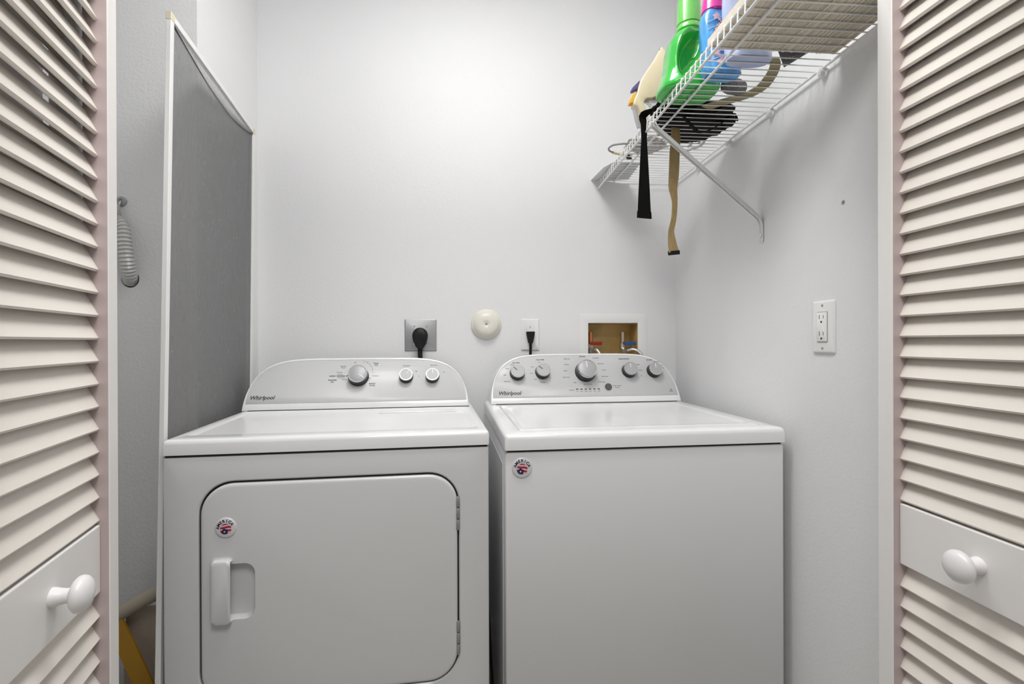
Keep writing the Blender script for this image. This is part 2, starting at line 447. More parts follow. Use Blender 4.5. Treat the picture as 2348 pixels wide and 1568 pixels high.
# scoop shell (a recess dished into the door)
bm = nb()
sp = []
for t in [0, .15, .3, .45, .6, .75, .88, 1.0]:
    a = t*pi/2; i = .030*(1-cos(a)); zz = .0036-.0255*sin(a)
    sp.append([Vector((p.x, -zz, p.y)) for p in rrect(.112+i*.5, .1945-i, .511+i*.9, .639-i*.75, 0, max(.024-i*.25, .004), 8)])
rs = sp
vs = [[bm.verts.new(p) for p in r] for r in rs]; n_ = len(vs[0])
for a, b in zip(vs, vs[1:]):
    for i in range(n_): bm.faces.new((a[i], a[(i+1) % n_], b[(i+1) % n_], b[i]))
bm.faces.new(vs[-1])
obj('handle_recess', bm, ENAM_SHADE, dd, smooth=True)
# strap of the handle: hollow, open to the side of the recess
bm = nb(); rrloft(bm, [(.1005, .1465, .503, .6535, .0030, .010), (.1005, .1465, .503, .6535, .0055, .010), (.1030, .1460, .5055, .651, .0062, .010), (.1035, .1460, .506, .6505, .013, .010), (.1060, .1456, .5085, .648, .0175, .010), (.111, .1452, .5135, .643, .0195, .008)], FR)
hs = obj('handle', bm, ENAM_SHADE, dd)
cb = nb(); rrloft(cb, [(.1080, .16, .511, .6455, -.01, .006), (.1085, .16, .5115, .645, .0135, .006), (.113, .16, .516, .6405, .0165, .006)], FR)
cut = obj('cut', cb, WPL); cut.parent = dd
boolean(hs, cut)
for p in hs.data.polygons: p.use_smooth = True
hs.data.set_sharp_from_angle(angle=radians(35))
for z0, z1 in ((.682, .765), (.380, .4625)):
    bm = nb(); n3 = 3
    for k in range(n3):
        a = z0+(z1-z0)*k/n3+.0012; b = z0+(z1-z0)*(k+1)/n3-.0012
        lathe(bm, [(.0034, a), (.0042, a+.001), (.0042, b-.001), (.0034, b)], Matrix.Translation((DX1-.003, -.001, 0)), 14)
    obj('hinge', bm, STEEL, dry, smooth=True)
# top with shallow recessed panel
bm = nb()
TX0, TX1, TY0, TY1 = -.001, DW+.001, -.003, DDp
rrloft(bm, [(TX0, TX1, TY0, TY1, .8875, .006), (TX0, TX1, TY0, TY1, .911, .006), (TX0+.0015, TX1-.0015, TY0+.0015, TY1, .9175, .007), (TX0+.006, TX1-.006, TY0+.006, TY1-.003, .9212, .010), (TX0+.012, TX1-.012, TY0+.012, TY1-.006, .922, .012),
            (.024, DW-.026, .052, .452, .922, .012), (.030, DW-.032, .062, .445, .9175, .012), (.036, DW-.038, .070, .440, .9165, .012)])
obj('top_panel', bm, ENAM, dry, smooth=True)
bm = nb(); box(bm, .43, .668, .385, .435, .9160, .9188, .001, 1)
obj('lint_screen_cover', bm, ENAM, dry, smooth=True)
bm = nb(); box(bm, .020, DW-.015, .4675, .48, .9215, .9245); obj('console_gap', bm, DARK, dry)
FM = console(dry, .002, .7165, .467, DDp, H=.1795, zb=.924)
knob(dry, FM, .3523, .1100, .0305, radians(-125), WPL)
knob(dry, FM, .5080, .1080, .0215, radians(-35), WPL)
knob(dry, FM, .5955, .1070, .0215, radians(0), WPL)
logo(dry, FM, .0205, .0420, .0178)
bm = nb(); swoosh(bm, FM @ Matrix.Translation((0, 0, -.0002)), .052, .047, .017, .0135, radians(200), radians(-110)+2*pi, .0009)
obj('logo_swoosh', bm, INKG, dry, recalc=False)
T = []
kx, ky = .3523, .118
S = .0048
T += [('OFF', kx-.014, ky+.043, .0042), ('High Heat', kx-.052, ky+.030, .0046), ('Timed', kx-.052, ky+.0245, .0046),
      ('40', kx+.016, ky+.047, .0042), ('50', kx+.026, ky+.043, .0042), ('60', kx+.034, ky+.036, .0042), ('30', kx+.040, ky+.028, .0042), ('20', kx+.043, ky+.018, .0042), ('10', kx+.044, ky+.007, .0042),
      ('Cool Down', kx+.054, ky-.006, .0046), ('OFF', kx+.036, ky-.014, .0044), ('20', kx+.034, ky-.022, .0042), ('30', kx+.023, ky-.031, .0042), ('40', kx+.013, ky-.034, .0042), ('OFF', kx-.006, ky-.031, .0044),
      ('More Dry', kx-.062, ky+.008, .0046), ('Very Dry', kx-.060, ky+.0015, .0046), ('Normal Dry', kx-.056, ky-.011, .0046), ('Less Dry', kx-.046, ky-.0170, .0046),
      ('Temperature', .508, .1480, .0046), ('High', .541, .127, .0042), ('Low', .550, .109, .0042), ('End of Cycle', .601, .1490, .0046), ('Off', .634, .122, .0042)]
text_part('printed_lettering', T, FM, INKG, dry)
text_part('printed_lettering', [('Timed', kx+.054, ky+.040, .0066), ('Dry', kx+.056, ky+.0335, .0066), ('ENERGY PREFERRED', kx-.068, ky-.0050, .0056), ('Automatic', kx-.083, ky-.0185, .0066), ('Dry', kx-.083, ky-.0255, .0066), ('Fluff Air', kx+.045, ky-.0335, .0064), ('No Heat', kx+.045, ky-.0400, .0050)], FM, INK, dry)
bm = nb(); lathe(bm, [(.0030, 0), (.0030, .0003)], FM @ Matrix.Translation((kx-.0375, ky-.0045, 0)) @ Matrix.Rotation(radians(40), 4, 'Z') @ Matrix.Diagonal((1.3, .5, 1, 1)), 16)
obj('leaf_symbol', bm, INK, dry)

# ---- washer
WW, WDp = .705, .69
was = thing('washing_machine', 'white top-loading washing machine with five console knobs', 'washing machine', (.0861, 1.1807, 0), .0395)
feet(was, WW, WDp)
bm = nb()
rrloft(bm, [(.002, WW-.002, .003, WDp, .03, .004), (0, WW, 0, WDp, .034, .007), (0, WW, 0, WDp, .874, .007), (.002, WW-.002, .002, WDp-.002, .8785, .007), (.01, WW-.01, .01, WDp-.01, .8795, .007)], None)
obj('cabinet', bm, ENAM_SHADE, was, smooth=True)
bm = nb()   # pressed panels on the sides
for xx, s_ in ((-.0012, 1),):
    box(bm, xx, .002, .06, WDp-.05, .08, .84, .001, 1)
obj('side_panel', bm, ENAM_SHADE, was, smooth=True)
obj('top_gap_shade', bx(.006, WW-.006, .006, WDp-.01, .878, .885), DARK, was)  # seam below the washer top, its shade painted in with a dark box
bm = nb()
rrloft(bm, [(-.002, WW+.002, -.004, WDp, .8845, .006), (-.002, WW+.002, -.004, WDp, .909, .006), (-.0005, WW+.0005, -.0025, WDp, .917, .008), (.003, WW-.003, .001, WDp-.002, .9205, .010), (.008, WW-.008, .006, WDp-.004, .922, .012),
            (.034, WW-.034, .040, .525, .922, .014), (.036, WW-.036, .042, .523, .9165, .012), (.05, WW-.05, .05, .515, .9160, .012)])
obj('top_panel', bm, ENAM, was, smooth=True)
bm = nb()
rrloft(bm, [(.0400, WW-.0375, .0455, .520, .9160, .010), (.0400, WW-.0375, .0455, .520, .9205, .010), (.0415, WW-.039, .047, .519, .9232, .011), (.047, WW-.045, .053, .515, .924, .012),
            (.056, WW-.054, .070, .505, .924, .012), (.062, WW-.060, .078, .500, .9215, .012), (.07, WW-.068, .086, .495, .9212, .012)])
obj('lid', bm, ENAM, was, smooth=True)
obj('console_gap', bx(.03, WW-.02, .556, .565, .9215, .9245), DARK, was)
FM = console(was, .012, .700, .555, WDp, H=.189, zb=.924)
q = lambda x: .014+(x-.014)*(.686/.713)
for x, y, r, a, pm in ((.1139, .1130, .0245, 45, INK), (.2088, .1165, .0245, 50, INK), (.3716, .1150, .0345, 2, WPL), (.5420, .1175, .0245, 0, WPL), (.6405, .1165, .0245, 0, WPL)):
    knob(was, FM, q(x), y, r, radians(a), pm)
bm = nb(); lathe(bm, [(.0125, 0), (.0125, .003), (.0112, .0042), (.0108, .0036), (0.002, .0040)], FM @ Matrix.Translation((q(.4531), .0570, 0)), 28)
obj('start_button', bm, mat('button_grey', (.10, .10, .105), .3), was, smooth=True, label='round dark grey button')
for k in range(6):
    x = q(.3330+.0164*k)
    obj('indicator_light', bx(x-.0042, x+.0042, .0485, .0515, 0, .0006, mtx=FM), INK, was)
logo(was, FM, q(.0398), .0385, .0190)
bm = nb(); swoosh(bm, FM @ Matrix.Translation((0, 0, -.0002)), q(.0398)+.034, .0435, .018, .0145, radians(200), radians(-110)+2*pi, .0009)
obj('logo_swoosh', bm, INKG, was, recalc=False)
K = q(.3716); ky = .125
T = [('Bulky Items', K-.062, ky+.042, .0050), ('Delicates', K-.066, ky+.020, .0050), ('Casual', K-.073, ky-.004, .0052), ('Quick Wash', K-.072, ky-.029, .0052), ('Soak', K-.042, ky-.050, .0050),
     ('Heavy Duty', K+.046, ky+.045, .0050), ('Bulky Items', K+.062, ky+.022, .0050), ('Normal', K+.070, ky-.003, .0050), ('Rinse & Spin', K+.071, ky-.028, .0050), ('Drain & Spin', K+.057, ky-.049, .0050), ('Clean Washer', K+.004, ky-.0575, .0052),
     ('STATUS', q(.3120), .0465, .0050), ('Add', q(.333), .0420, .0038), ('Sense', q(.3494), .0420, .0038), ('Wash', q(.3658), .0420, .0038), ('Rinse', q(.3822), .0420, .0038), ('Spin', q(.3986), .0420, .0038), ('Done', q(.4150), .0420, .0038),
     ('START / PAUSE', q(.4870), .0610, .0044), ('Lid Locked', q(.4870), .0545, .0040), ('HE', q(.6950), .0430, .0070), ('efficiency', q(.6950), .0370, .0040),
     ('Heavy', q(.078), .131, .0050), ('Light', q(.068), .107, .0050), ('Extra Light', q(.076), .083, .0048), ('Medium', q(.099), .1455, .0046), ('Warm', q(.173), .137, .0048), ('Cool', q(.167), .113, .0048), ('Cold', q(.180), .089, .0048), ('Tap Cold', q(.207), .078, .0048), ('Hot', q(.200), .1545, .0044),
     ('Extra Rinse', q(.577), .142, .0046), ('Second', q(.588), .120, .0048), ('Off', q(.588), .097, .0048), ('Fabric Softener', q(.660), .1530, .0042), ('Auto', q(.677), .139, .0044), ('Off', q(.680), .128, .0044)]
text_part('printed_lettering', T, FM, INKG, was)
text_part('printed_lettering', [('Normal', K-.004, ky+.0510, .0070), ('SOIL LEVEL', q(.1139)-.002, .1535, .0054), ('WASH TEMP', q(.2088)-.005, .1640, .0054), ('RINSE OPTIONS', q(.530), .1650, .0056), ('OPTIONS', q(.630), .1600, .0054)], FM, INK, was)

# thin cord in the gap between the two machines
bm = nb(); tube(bm, smooth_path([(.052, 1.52, .46), (.056, 1.46, .34), (.060, 1.40, .25), (.064, 1.36, .16), (.060, 1.33, .07), (.055, 1.31, .006)], 10), .0040, 8)
tag(obj('cord', bm, BLK, smooth=True), 'thin black cord hanging in the narrow gap between dryer and washing machine', 'cord')

# ---- round flag magnets
def magnet(name, label, root_m, x, z, rot, R_, out):
    t = thing(name, label, 'magnet', (0, 0, 0), 0)
    m = root_m @ Mx(Vector((x, -out, z)), Vector((1, 0, 0)), Vector((0, 0, 1)), Vector((0, -1, 0))) @ Matrix.Rotation(rot, 4, 'Z')
    t.matrix_world = m
    bm = nb(); lathe(bm, [(R_, 0), (R_, .0012), (R_*.97, .0022), (R_*.90, .0028), (R_*.5, .0030), (0, .0030)], None, 48)
    obj('disc', bm, CLST, t, smooth=True)
    items = []
    for k, ch in enumerate('AMERICA'):
        a = radians(72-24*k); rr = R_*.70
        items.append((ch, -rr*sin(a), rr*cos(a)-.0005, R_*.40, a, 0, 'CENTER', .0003))
    text_part('printed_lettering', items, Matrix.Translation((0, 0, .0028)), NAVY, t)
    fr_ = R_*.54; cy = -R_*.12
    def clipdisc(lo, hi, m_, nm, zz):
        bm = nb(); top = []; bot = []; n = 22
        for k in range(n+1):
            xx = -fr_*.995+2*fr_*.995*k/n
            half = math.sqrt(max(0, fr_*fr_-xx*xx)); wave = .10*fr_*sin(xx/fr_*2.4)
            a_ = max(-half, min(half, lo*fr_+wave-.25*xx)); b_ = max(-half, min(half, hi*fr_+wave-.25*xx))
            if b_-a_ > 1e-5: top.append(Vector((xx, cy+b_, zz))); bot.append(Vector((xx, cy+a_, zz)))
        if len(top) > 1:
            tv = [bm.verts.new(p) for p in top]; bv = [bm.verts.new(p) for p in bot]
            for i in range(len(tv)-1): bm.faces.new((bv[i], bv[i+1], tv[i+1], tv[i]))
        obj(nm, bm, m_, t, recalc=False)
    for k, (lo, hi) in enumerate(((.78, 1.1), (.48, .78), (.12, .48), (-.18, .12), (-.52, -.18), (-1.1, -.52))):
        clipdisc(lo, hi, (REDS, ROSE)[k % 2], 'stripe', .00325)
    bm = nb(); c = Vector((-.30*fr_, cy-.42*fr_, .0035)); vs = []
    for k in range(30):
        a = 2*pi*k/30; rr = fr_*(.62+.07*sin(5*a)); p = c+Vector((rr*cos(a), rr*sin(a)*.85, 0))
        d = Vector((p.x, p.y-cy, 0)); 
        if d.length > fr_: d = d.normalized()*fr_; p = Vector((d.x, cy+d.y, .0035))
        vs.append(bm.verts.new(p))
    bm.faces.new(vs); obj('star_field', bm, NAVY, t, recalc=False)
    bm = nb(); vs = []
    for k in range(10):
        a = pi/2+2*pi*k/10; rr = fr_*(.20 if k % 2 == 0 else .09); vs.append(bm.verts.new(c+Vector((rr*cos(a), rr*sin(a), .0002))))
    bm.faces.new(vs); obj('star', bm, WPL, t, recalc=False)
    return t
bpy.context.view_layer.update()
magnet('flag_magnet', 'round clear magnet with a striped flag on the dryer door above its handle', dry.matrix_world, .1325, .7215, radians(14), .0225, .0037)
magnet('flag_magnet', 'round clear magnet with a striped flag on the upper corner of the washing machine front', was.matrix_world, .0385, .8432, radians(0), .0240, .0001)

# ------------------------------------------------------------------ window screen leaning in the corner
A = Vector((-.705, 1.266, 1.925)); Xd = Vector((-.055, .609, -.0305)); Ww = Xd.length; Xd.normalize()
Zd = Vector((-.014, .086, 1.73)); Zd = (Zd-Xd*Zd.dot(Xd)).normalized(); Yd = Zd.cross(Xd).normalized()   # Yd faces away from the dryer
Hh = (A.z-.012)/Zd.z
scr = thing('window_screen', 'tall white-framed insect screen with grey mesh leaning beside the dryer', 'window screen')
scr.matrix_world = Mx(A-Zd*Hh, Xd, -Yd if False else Zd.cross(Xd), Zd)
fw, ft = .0165, .0115
for nm, a in (('frame_bar', (0, fw, -ft/2, ft/2, 0, Hh)), ('frame_bar', (Ww-fw, Ww, -ft/2, ft/2, 0, Hh)), ('frame_bar', (fw, Ww-fw, -ft/2, ft/2, Hh-fw, Hh)), ('frame_bar', (fw, Ww-fw, -ft/2, ft/2, 0, fw))):
    obj(nm, bx(*a, .001, 1), SCRF, scr)
for x0 in (-.0008, Ww-.018):
    obj('corner_key', bx(x0, x0+.0195, -ft/2-.0007, ft/2+.0007, Hh-.019, Hh+.0008, .001, 1), TAPE, scr, label='yellowed plastic corner')
# mesh: pulled out of its groove along the top, sagging in a slack curve
def sag(x):
    t = (x-fw)/(Ww-2*fw)
    return .052*sin(pi*min(1, t*1.0))**.85*(.6+.4*t)+.004
bm = nb(); nx, nz = 40, 60; grid = []
for i in range(nx+1):
    x = fw+(Ww-2*fw)*i/nx; col = []
    top = Hh-fw-sag(x)
    for j in range(nz+1):
        t = j/nz; z = fw+(top-fw)*t
        bul = .010*sin(pi*i/nx)*max(0, (t-.75)/.25)**2+.004*sin(i*.35+1)*max(0, t-.8)/.2*sin(pi*i/nx)
        col.append(bm.verts.new((x, -.001-bul*.5, z)))
    grid.append(col)
for i in range(nx):
    for j in range(nz): bm.faces.new((grid[i][j], grid[i+1][j], grid[i+1][j+1], grid[i][j+1]))
o = obj('mesh_cloth', bm, SCRM, scr, smooth=True, label='dark grey fibreglass mesh')
bm = nb(); g2 = []
for i in range(nx+1):
    x = fw+(Ww-2*fw)*i/nx; top = Hh-fw
    g2.append([bm.verts.new((x, -.0005-.012*sin(pi*t)*sin(pi*i/nx), top-(sag(x)+.002)*t)) for t in (0, .2, .4, .6, .8, 1)])
for i in range(nx):
    for j in range(5): bm.faces.new((g2[i][j], g2[i+1][j], g2[i+1][j+1], g2[i][j+1]))
obj('slack_mesh', bm, SCRL, scr, smooth=True, label='lighter slack strip of mesh under the top bar')
bm = nb(); tube(bm, [(fw+(Ww-2*fw)*i/nx, -.003, Hh-fw-sag(fw+(Ww-2*fw)*i/nx)) for i in range(nx+1)], .0016, 6)
obj('spline_cord', bm, mat('spline', (.06, .06, .06), .7), scr, smooth=True)

# ------------------------------------------------------------------ ventilated wire shelf on the right wall
SZ, SXF, SXM = 1.762, .5048, .5649
Y0, Y1 = .862, D-.006
sh = thing('wire_shelf', 'white vinyl-coated ventilated wire shelf fixed high on the wall', 'shelf', (SXF, Y1, SZ))
def shp(p): return Vector(p)-Vector((SXF, Y1, SZ))
def rod(nm, a, b, r, n=8):
    bm = nb(); tube(bm, [shp(a), shp(b)], r, n); return obj(nm, bm, WIRE, sh, smooth=True)
LZ = 1.731
rod('lower_front_rod', (SXF-.0015, .80, LZ), (SXF-.0015, Y1, LZ), .0030)
rod('upper_front_rod', (SXF+.0035, .80, SZ-.0040), (SXF+.0035, Y1, SZ-.0040), .0026)
rod('middle_rod', (SXM, .82, SZ-.0044), (SXM, Y1, SZ-.0044), .0030)
rod('rear_rod', (XR-.010, Y0, SZ-.0044), (XR-.010, Y1, SZ-.0044), .0030)
bm = nb()
tube(bm, [shp(p) for p in ((XR-.006, 0, SZ), (.66, 0, SZ), (SXF+.004, 0, SZ), (SXF+.001, 0, SZ-.002), (SXF, 0, SZ-.006), (SXF-.0015, 0, LZ-.001))], .0016, 6, hint=Vector((0, 1, 0)))
w0 = obj('wire', bm, WIRE, sh, smooth=True)
ys = [Y1-.004-.0254*k for k in range(int((Y1-Y0)/.0254)+1)]
w0.location = (0, ys[0], 0)
for y in ys[1:]:
    o = bpy.data.objects.new('wire', w0.data); C.objects.link(o); o.parent = sh; o.location = (0, y, 0)
for y in (1.090, 1.290, 1.505, 1.720, 1.915):
    bm = nb()
    lathe(bm, [(.0125, -.0005), (.0125, .005), (.008, .0065), (.008, .016), (.004, .017)], Mx(shp((XR, y, SZ-.012)), Vector((0, 1, 0)), Vector((0, 0, 1)), Vector((-1, 0, 0)) ) @ Matrix.Diagonal((1, 1, 1, 1)), 16)
    box(bm, XR-.016-SXF, XR-SXF-.001, y-Y1-.006, y-Y1+.006, -.011, -.0065, .001, 1)
    obj('wall_clip', bm, WPL, sh, smooth=True)
# diagonal brace
bm = nb(); yb = 1.342
pts = [Vector((SXF-.002, yb, LZ-.001)), Vector((XR-.010, yb, 1.482)), Vector((XR-.0025, yb, 1.462)), Vector((XR-.0022, yb, 1.412))]
pts2 = [shp(p) for p in pts]
prof = [(.012, .0022)]*4
rs = []
for i, p in enumerate(pts2):
    d = (pts2[min(i+1, 3)]-pts2[max(i-1, 0)]).normalized(); a = Vector((0, 1, 0)); b = a.cross(d).normalized()
    hw, hh = (.008, .0060) if i < 2 else (.0085, .0016)
    rs.append([p+a*s1*hw+b*s2*hh for s1, s2 in ((-1, -.4), (-1, 1), (-.6, 1), (-.55, -.2), (.55, -.2), (.6, 1), (1, 1), (1, -.4))])
rings(bm, rs)
br = obj('brace', bm, WIRE, sh)
bm = nb(); lathe(bm, [(.0042, 0), (.004, .0016), (.002, .0024), (0, .0025)], Mx(shp((XR-.004, yb, 1.432)), Vector((0, 1, 0)), Vector((0, 0, 1)), Vector((-1, 0, 0))), 14)
obj('screw', bm, CHR, br, smooth=True)
bm = nb(); tube(bm, [shp(p) for p in ((SXF-.006, yb-.006, LZ+.003), (SXF-.0065, yb, LZ-.004), (SXF-.004, yb+.004, LZ-.006), (SXF+.004, yb+.004, LZ-.005))], .0022, 6); obj('brace_hook', bm, WIRE, br, smooth=True)

# ------------------------------------------------------------------ things on the shelf
TOPZ = SZ+.0018
# green detergent bottle
gb = thing('detergent_bottle', 'bright green laundry detergent bottle with a pinched handle and pale green cap', 'bottle', (.557, 1.247, TOPZ))
def sup(a, b, n, N=72, cx=0, cy=0, z=0):
    pts = []
    for k in range(N):
        t = 2*pi*k/N; c_, s_ = cos(t), sin(t)
        pts.append(Vector((cx+a*math.copysign(abs(c_)**(2/n), c_), cy+b*math.copysign(abs(s_)**(2/n), s_), z)))
    return pts
bm = nb(); R = []
secs = [(0, .066, .052, 0), (.0015, .070, .055, 0), (.006, .0735, .0585, 0), (.014, .0740, .059, 0), (.030, .071, .056, .001), (.05, .0665, .055, .002), (.08, .063, .054, .001), (.11, .060, .053, -.001), (.128, .055, .050, -.003), (.140, .048, .045, -.005), (.150, .040, .039, -.007), (.156, .030, .031, -.008), (.160, .0275, .0275, -.008), (.166, .0275, .0275, -.008)]
zs = []
import bisect
Zf = [i*.0025 for i in range(int(.166/.0025)+1)]
Zf = sorted(set(Zf+[.001, .0035, .166]))
def seci(z):
    i = max(0, min(len(secs)-2, bisect.bisect_right([s[0] for s in secs], z)-1)); a, b = secs[i], secs[i+1]
    t = max(0, min(1, (z-a[0])/(b[0]-a[0]))); return [a[j]+(b[j]-a[j])*t for j in (1, 2, 3)]
for z in Zf:
    a, b, cx = seci(z)
    n = 3.2 if z < .13 else 3.2-(z-.13)/.036*1.2
    R.append(sup(a, b, max(2, n), 168, cx+.085*z, 0, z))
vs = rings(bm, R)
for ring in vs:      # the finger recess on both broad sides
    for v in ring:
        x, y, z = v.co
        # tear-drop: long axis leaning
        qx = x+.008-(z-.085)*.34; qz = z-.090
        wd = .0300+.14*max(-.06, min(.05, qz)); wd = max(wd, .018)
        d = math.sqrt((qx/wd)**2+(qz/.060)**2)
        k = 1/(1+math.exp((d-.92)*9))
        v.co.y += (-1 if y > 0 else 1)*.036*k*min(1, abs(y)/.03)
        v.co.y += (1 if y > 0 else -1)*.003*math.exp(-((d-1.25)/.14)**2)
obj('body', bm, GRN, gb, smooth=True)
bm = nb(); lathe(bm, [(.0290, .161), (.031, .163), (.031, .172), (.0295, .174), (.0285, .176), (.0305, .178), (.0285, .225), (.0275, .240), (.0235, .243), (0, .2435)], Matrix.Translation((.006, 0, 0)), 40)
obj('cap', bm, GRNL, gb, smooth=True, label='pale green screw cap')
# blue bottle with pink cap
bb = thing('scent_booster_bottle', 'blue bottle with a magenta cap and pink blossom print beside the green detergent bottle', 'bottle', (.594, 1.154, TOPZ))
bm = nb()
rings(bm, [sup(a, b, 3, 48, cx, 0, z) for z, a, b, cx in ((0, .040, .024, .006), (.004, .044, .028, .006), (.02, .0445, .0285, .004), (.06, .042, .028, 0), (.10, .040, .028, -.004), (.134, .036, .026, -.008), (.146, .028, .023, -.011), (.151, .024, .022, -.012))])
obj('body', bm, BLUB, bb, smooth=True)
bm = nb(); lathe(bm, [(.0255, .147), (.0285, .151), (.0275, .163), (.0235, .198), (.020, .203), (0, .2035)], Matrix.Translation((-.012, 0, 0)), 32)
obj('cap', bm, PNKC, bb, smooth=True, label='magenta cap')
bm = nb()
for k in range(15):     # printed blossoms follow the bottle's front
    z = .022+.0075*k; x = -.008+.008*sin(k*1.7); rr = .0060+.002*sin(k*2.3)
    a, b = .0425-.003*(z/.13), .0285
    xx = x-.004; yy = -b*(1-abs((x)/a)**3)**(1/3)-.0006
    c = bm.verts.new((xx, yy-.0004, z)); ring = []
    for j in range(15):
        t = 2*pi*j/15; q_ = rr*(1+.28*sin(5*t)); px = xx+q_*cos(t)
        ring.append(bm.verts.new((px, -b*(1-min(.97, abs((px+.004)/a))**3)**(1/3)-.0007, z+q_*sin(t))))
    for j in range(15): bm.faces.new((c, ring[j], ring[(j+1) % 15]))
obj('blossom_print', bm, PNKP, bb)
bm = nb()
for z in (.03, .055, .08, .103, .120):
    pts = [Vector((-.034+.006*j-.004*(z/.1), 0, z-.006+.0022*j)) for j in range(7)]
    a, b = .0425, .0287
    pts = [Vector((p.x, -b*(1-min(.95, abs(p.x+.004)/a)**3)**(1/3)-.0003, p.z)) for p in pts]
    tube(bm, pts, .0007, 5)
obj('printed_streaks', bm, PAPER, bb)
# pale lilac pouch
pp = thing('refill_pouch', 'pale lilac-blue refill pouch with a black line standing behind the cream cardboard', 'pouch', (.626, 1.082, TOPZ))
bm = nb(); R = []
for k in range(15):
    t = k/14; z = .19*t; th = .026*(1-t)**.6+.0018+(.004*sin(t*9)*(1-t)); wv = .048+.004*sin(t*3+.5)
    R.append(sup(wv, th, 2.6, 48, -.012*t+.002*sin(7*t), .004*sin(5*t), z))
rings(bm, R); obj('body', bm, LILA, pp, smooth=True)
bm = nb(); ribbon(bm, [Vector((-.040+.050*t, -.0275*(1-.75*t)-.0018, .045+.13*t)) for t in (0, .25, .5, .75, 1)], [Vector((1, 0, 0))]*5, [.0022]*5, .0012)
obj('printed_line', bm, INK, pp)
# cream ribbed cardboard
cc = thing('cardboard_sheet', 'thick cream ribbed cardboard sheet lying across the near end of the shelf', 'cardboard', (.66, .98, TOPZ))
bm = nb(); box(bm, -.148, .140, -.115, .064, .0028, .020, .001, 1)
obj('sheet', bm, CARD, cc)
bm = nb(); x = -.146; k = 0
while x < .138:
    wdt = random.choice((.0012, .0016, .0022, .0030, .0055)); 
    if x < -.085: wdt = .018
    y0 = -.115+random.uniform(0, .004); y1 = .064-random.uniform(0, .012)
    box(bm, x, min(x+wdt, .139), y0, y1, .0003+random.uniform(0, .0008), .003)
    x += wdt+random.choice((.0007, .0009, .0014))
o = obj('rib', bm, CARD, cc); o['kind'] = 'stuff'
# black bag corner
bl = nb(); pts = [(.672, 1.0455), (.741, 1.0455), (.725, 1.106)]
a_ = [bl.verts.new((x, y, TOPZ+.0032)) for x, y in pts]; c_ = [bl.verts.new((x, y, TOPZ+.008)) for x, y in pts]
bl.faces.new(a_); bl.faces.new(c_)
for i in range(3): bl.faces.new((a_[i], a_[(i+1) % 3], c_[(i+1) % 3], c_[i]))
bk = tag(obj('plastic_packet', bl, BPLA), 'small black plastic packet corner sticking out from the cream cardboard', 'packet')
text_part('printed_lettering', [('V7', .712, -1.068, .018, .3)], Matrix(((1, 0, 0, 0), (0, -1, 0, 0), (0, 0, -1, TOPZ+.0031), (0, 0, 0, 1))), INKG, bk)
# olive webbing belt lying on the wires
pth = smooth_path([(.676, 1.070, TOPZ+.0015), (.694, 1.090, TOPZ+.0015), (.708, 1.120, TOPZ+.0015), (.718, 1.155, TOPZ+.0015), (.724, 1.190, TOPZ+.0015), (.716, 1.225, TOPZ+.0015), (.695, 1.252, TOPZ+.0015), (.668, 1.276, TOPZ+.0015), (.648, 1.296, TOPZ+.0015), (.640, 1.312, TOPZ+.0015)], 6)
bm = nb(); n = len(pth); 
wd_ = []
for i in range(n):
    d = (pth[min(i+1, n-1)]-pth[max(0, i-1)]); wd_.append(Vector((d.y, -d.x, 0)))
ribbon(bm, pth, wd_, [.019+.016*min(1, i/(n*.6)) for i in range(n)], .0024)
tag(obj('webbing_strap', bm, OLIV, smooth=False), 'olive webbing strap curled flat on the shelf wires beside the blue bottle', 'strap')
# speckled grey pad
bm = nb(); R = []
for k in range(9):
    t = k/8; a = .036*math.sqrt(max(.02, 1-(2*t-1)**2*.5)); R.append(sup(a, a*.50, 2.4, 32, 0, 0, .03*t))
rings(bm, R)
for v in bm.verts: v.co += Vector((.002*sin(v.co.x*300), 0, 0))
o = obj('foam_pad', bm, SPEK, smooth=True); o.location = (.668, 1.222, TOPZ); o.rotation_euler.z = .2
tag(o, 'speckled grey foam pad behind the blue bottle', 'pad')
# black fabric bag, crumpled
from mathutils import noise
bm = nb(); bmesh.ops.create_icosphere(bm, subdivisions=5, radius=1)
for v in bm.verts:
    p = v.co.copy(); f = 1+.22*noise.noise(p*2.1)+.14*noise.noise(p*5+Vector((3, 1, 0)))+.05*noise.noise(p*13)
    q_ = Vector((p.x*.118*f, p.y*.112*f, 0))
    z = p.z*.034*f+.010*noise.noise(Vector((p.x*4, p.y*4, 2)))
    v.co = Vector((q_.x*.86, q_.y*.97, max(.0004, z+.018)))
bag = thing('fabric_bag', 'crumpled black fabric bag with grey patches heaped on the shelf behind the detergent', 'bag', (.672, 1.442, TOPZ))
obj('body', bm, BBAG, bag, smooth=True)
P = [at(1560, 258, 'y', 1.36), at(1578, 280, 'y', 1.36), at(1594, 297, 'y', 1.37), at(1606, 303, 'y', 1.38), at(1628, 298, 'y', 1.38), at(1655, 282, 'y', 1.38), at(1682, 262, 'y', 1.39), at(1692, 254, 'y', 1.39)]
P[0].z = TOPZ+.006; P[-1].z = TOPZ+.006
P = [p-bag.location for p in P]
pth = smooth_path(P, 6); bm = nb(); n = len(pth)
ribbon(bm, pth, [Vector((.25, 1, .2))]*n, [.026-.014*i/n for i in range(n)], .0022)
obj('strap', bm, BWEB, bag, smooth=False, label='thin black strap looping under the shelf')
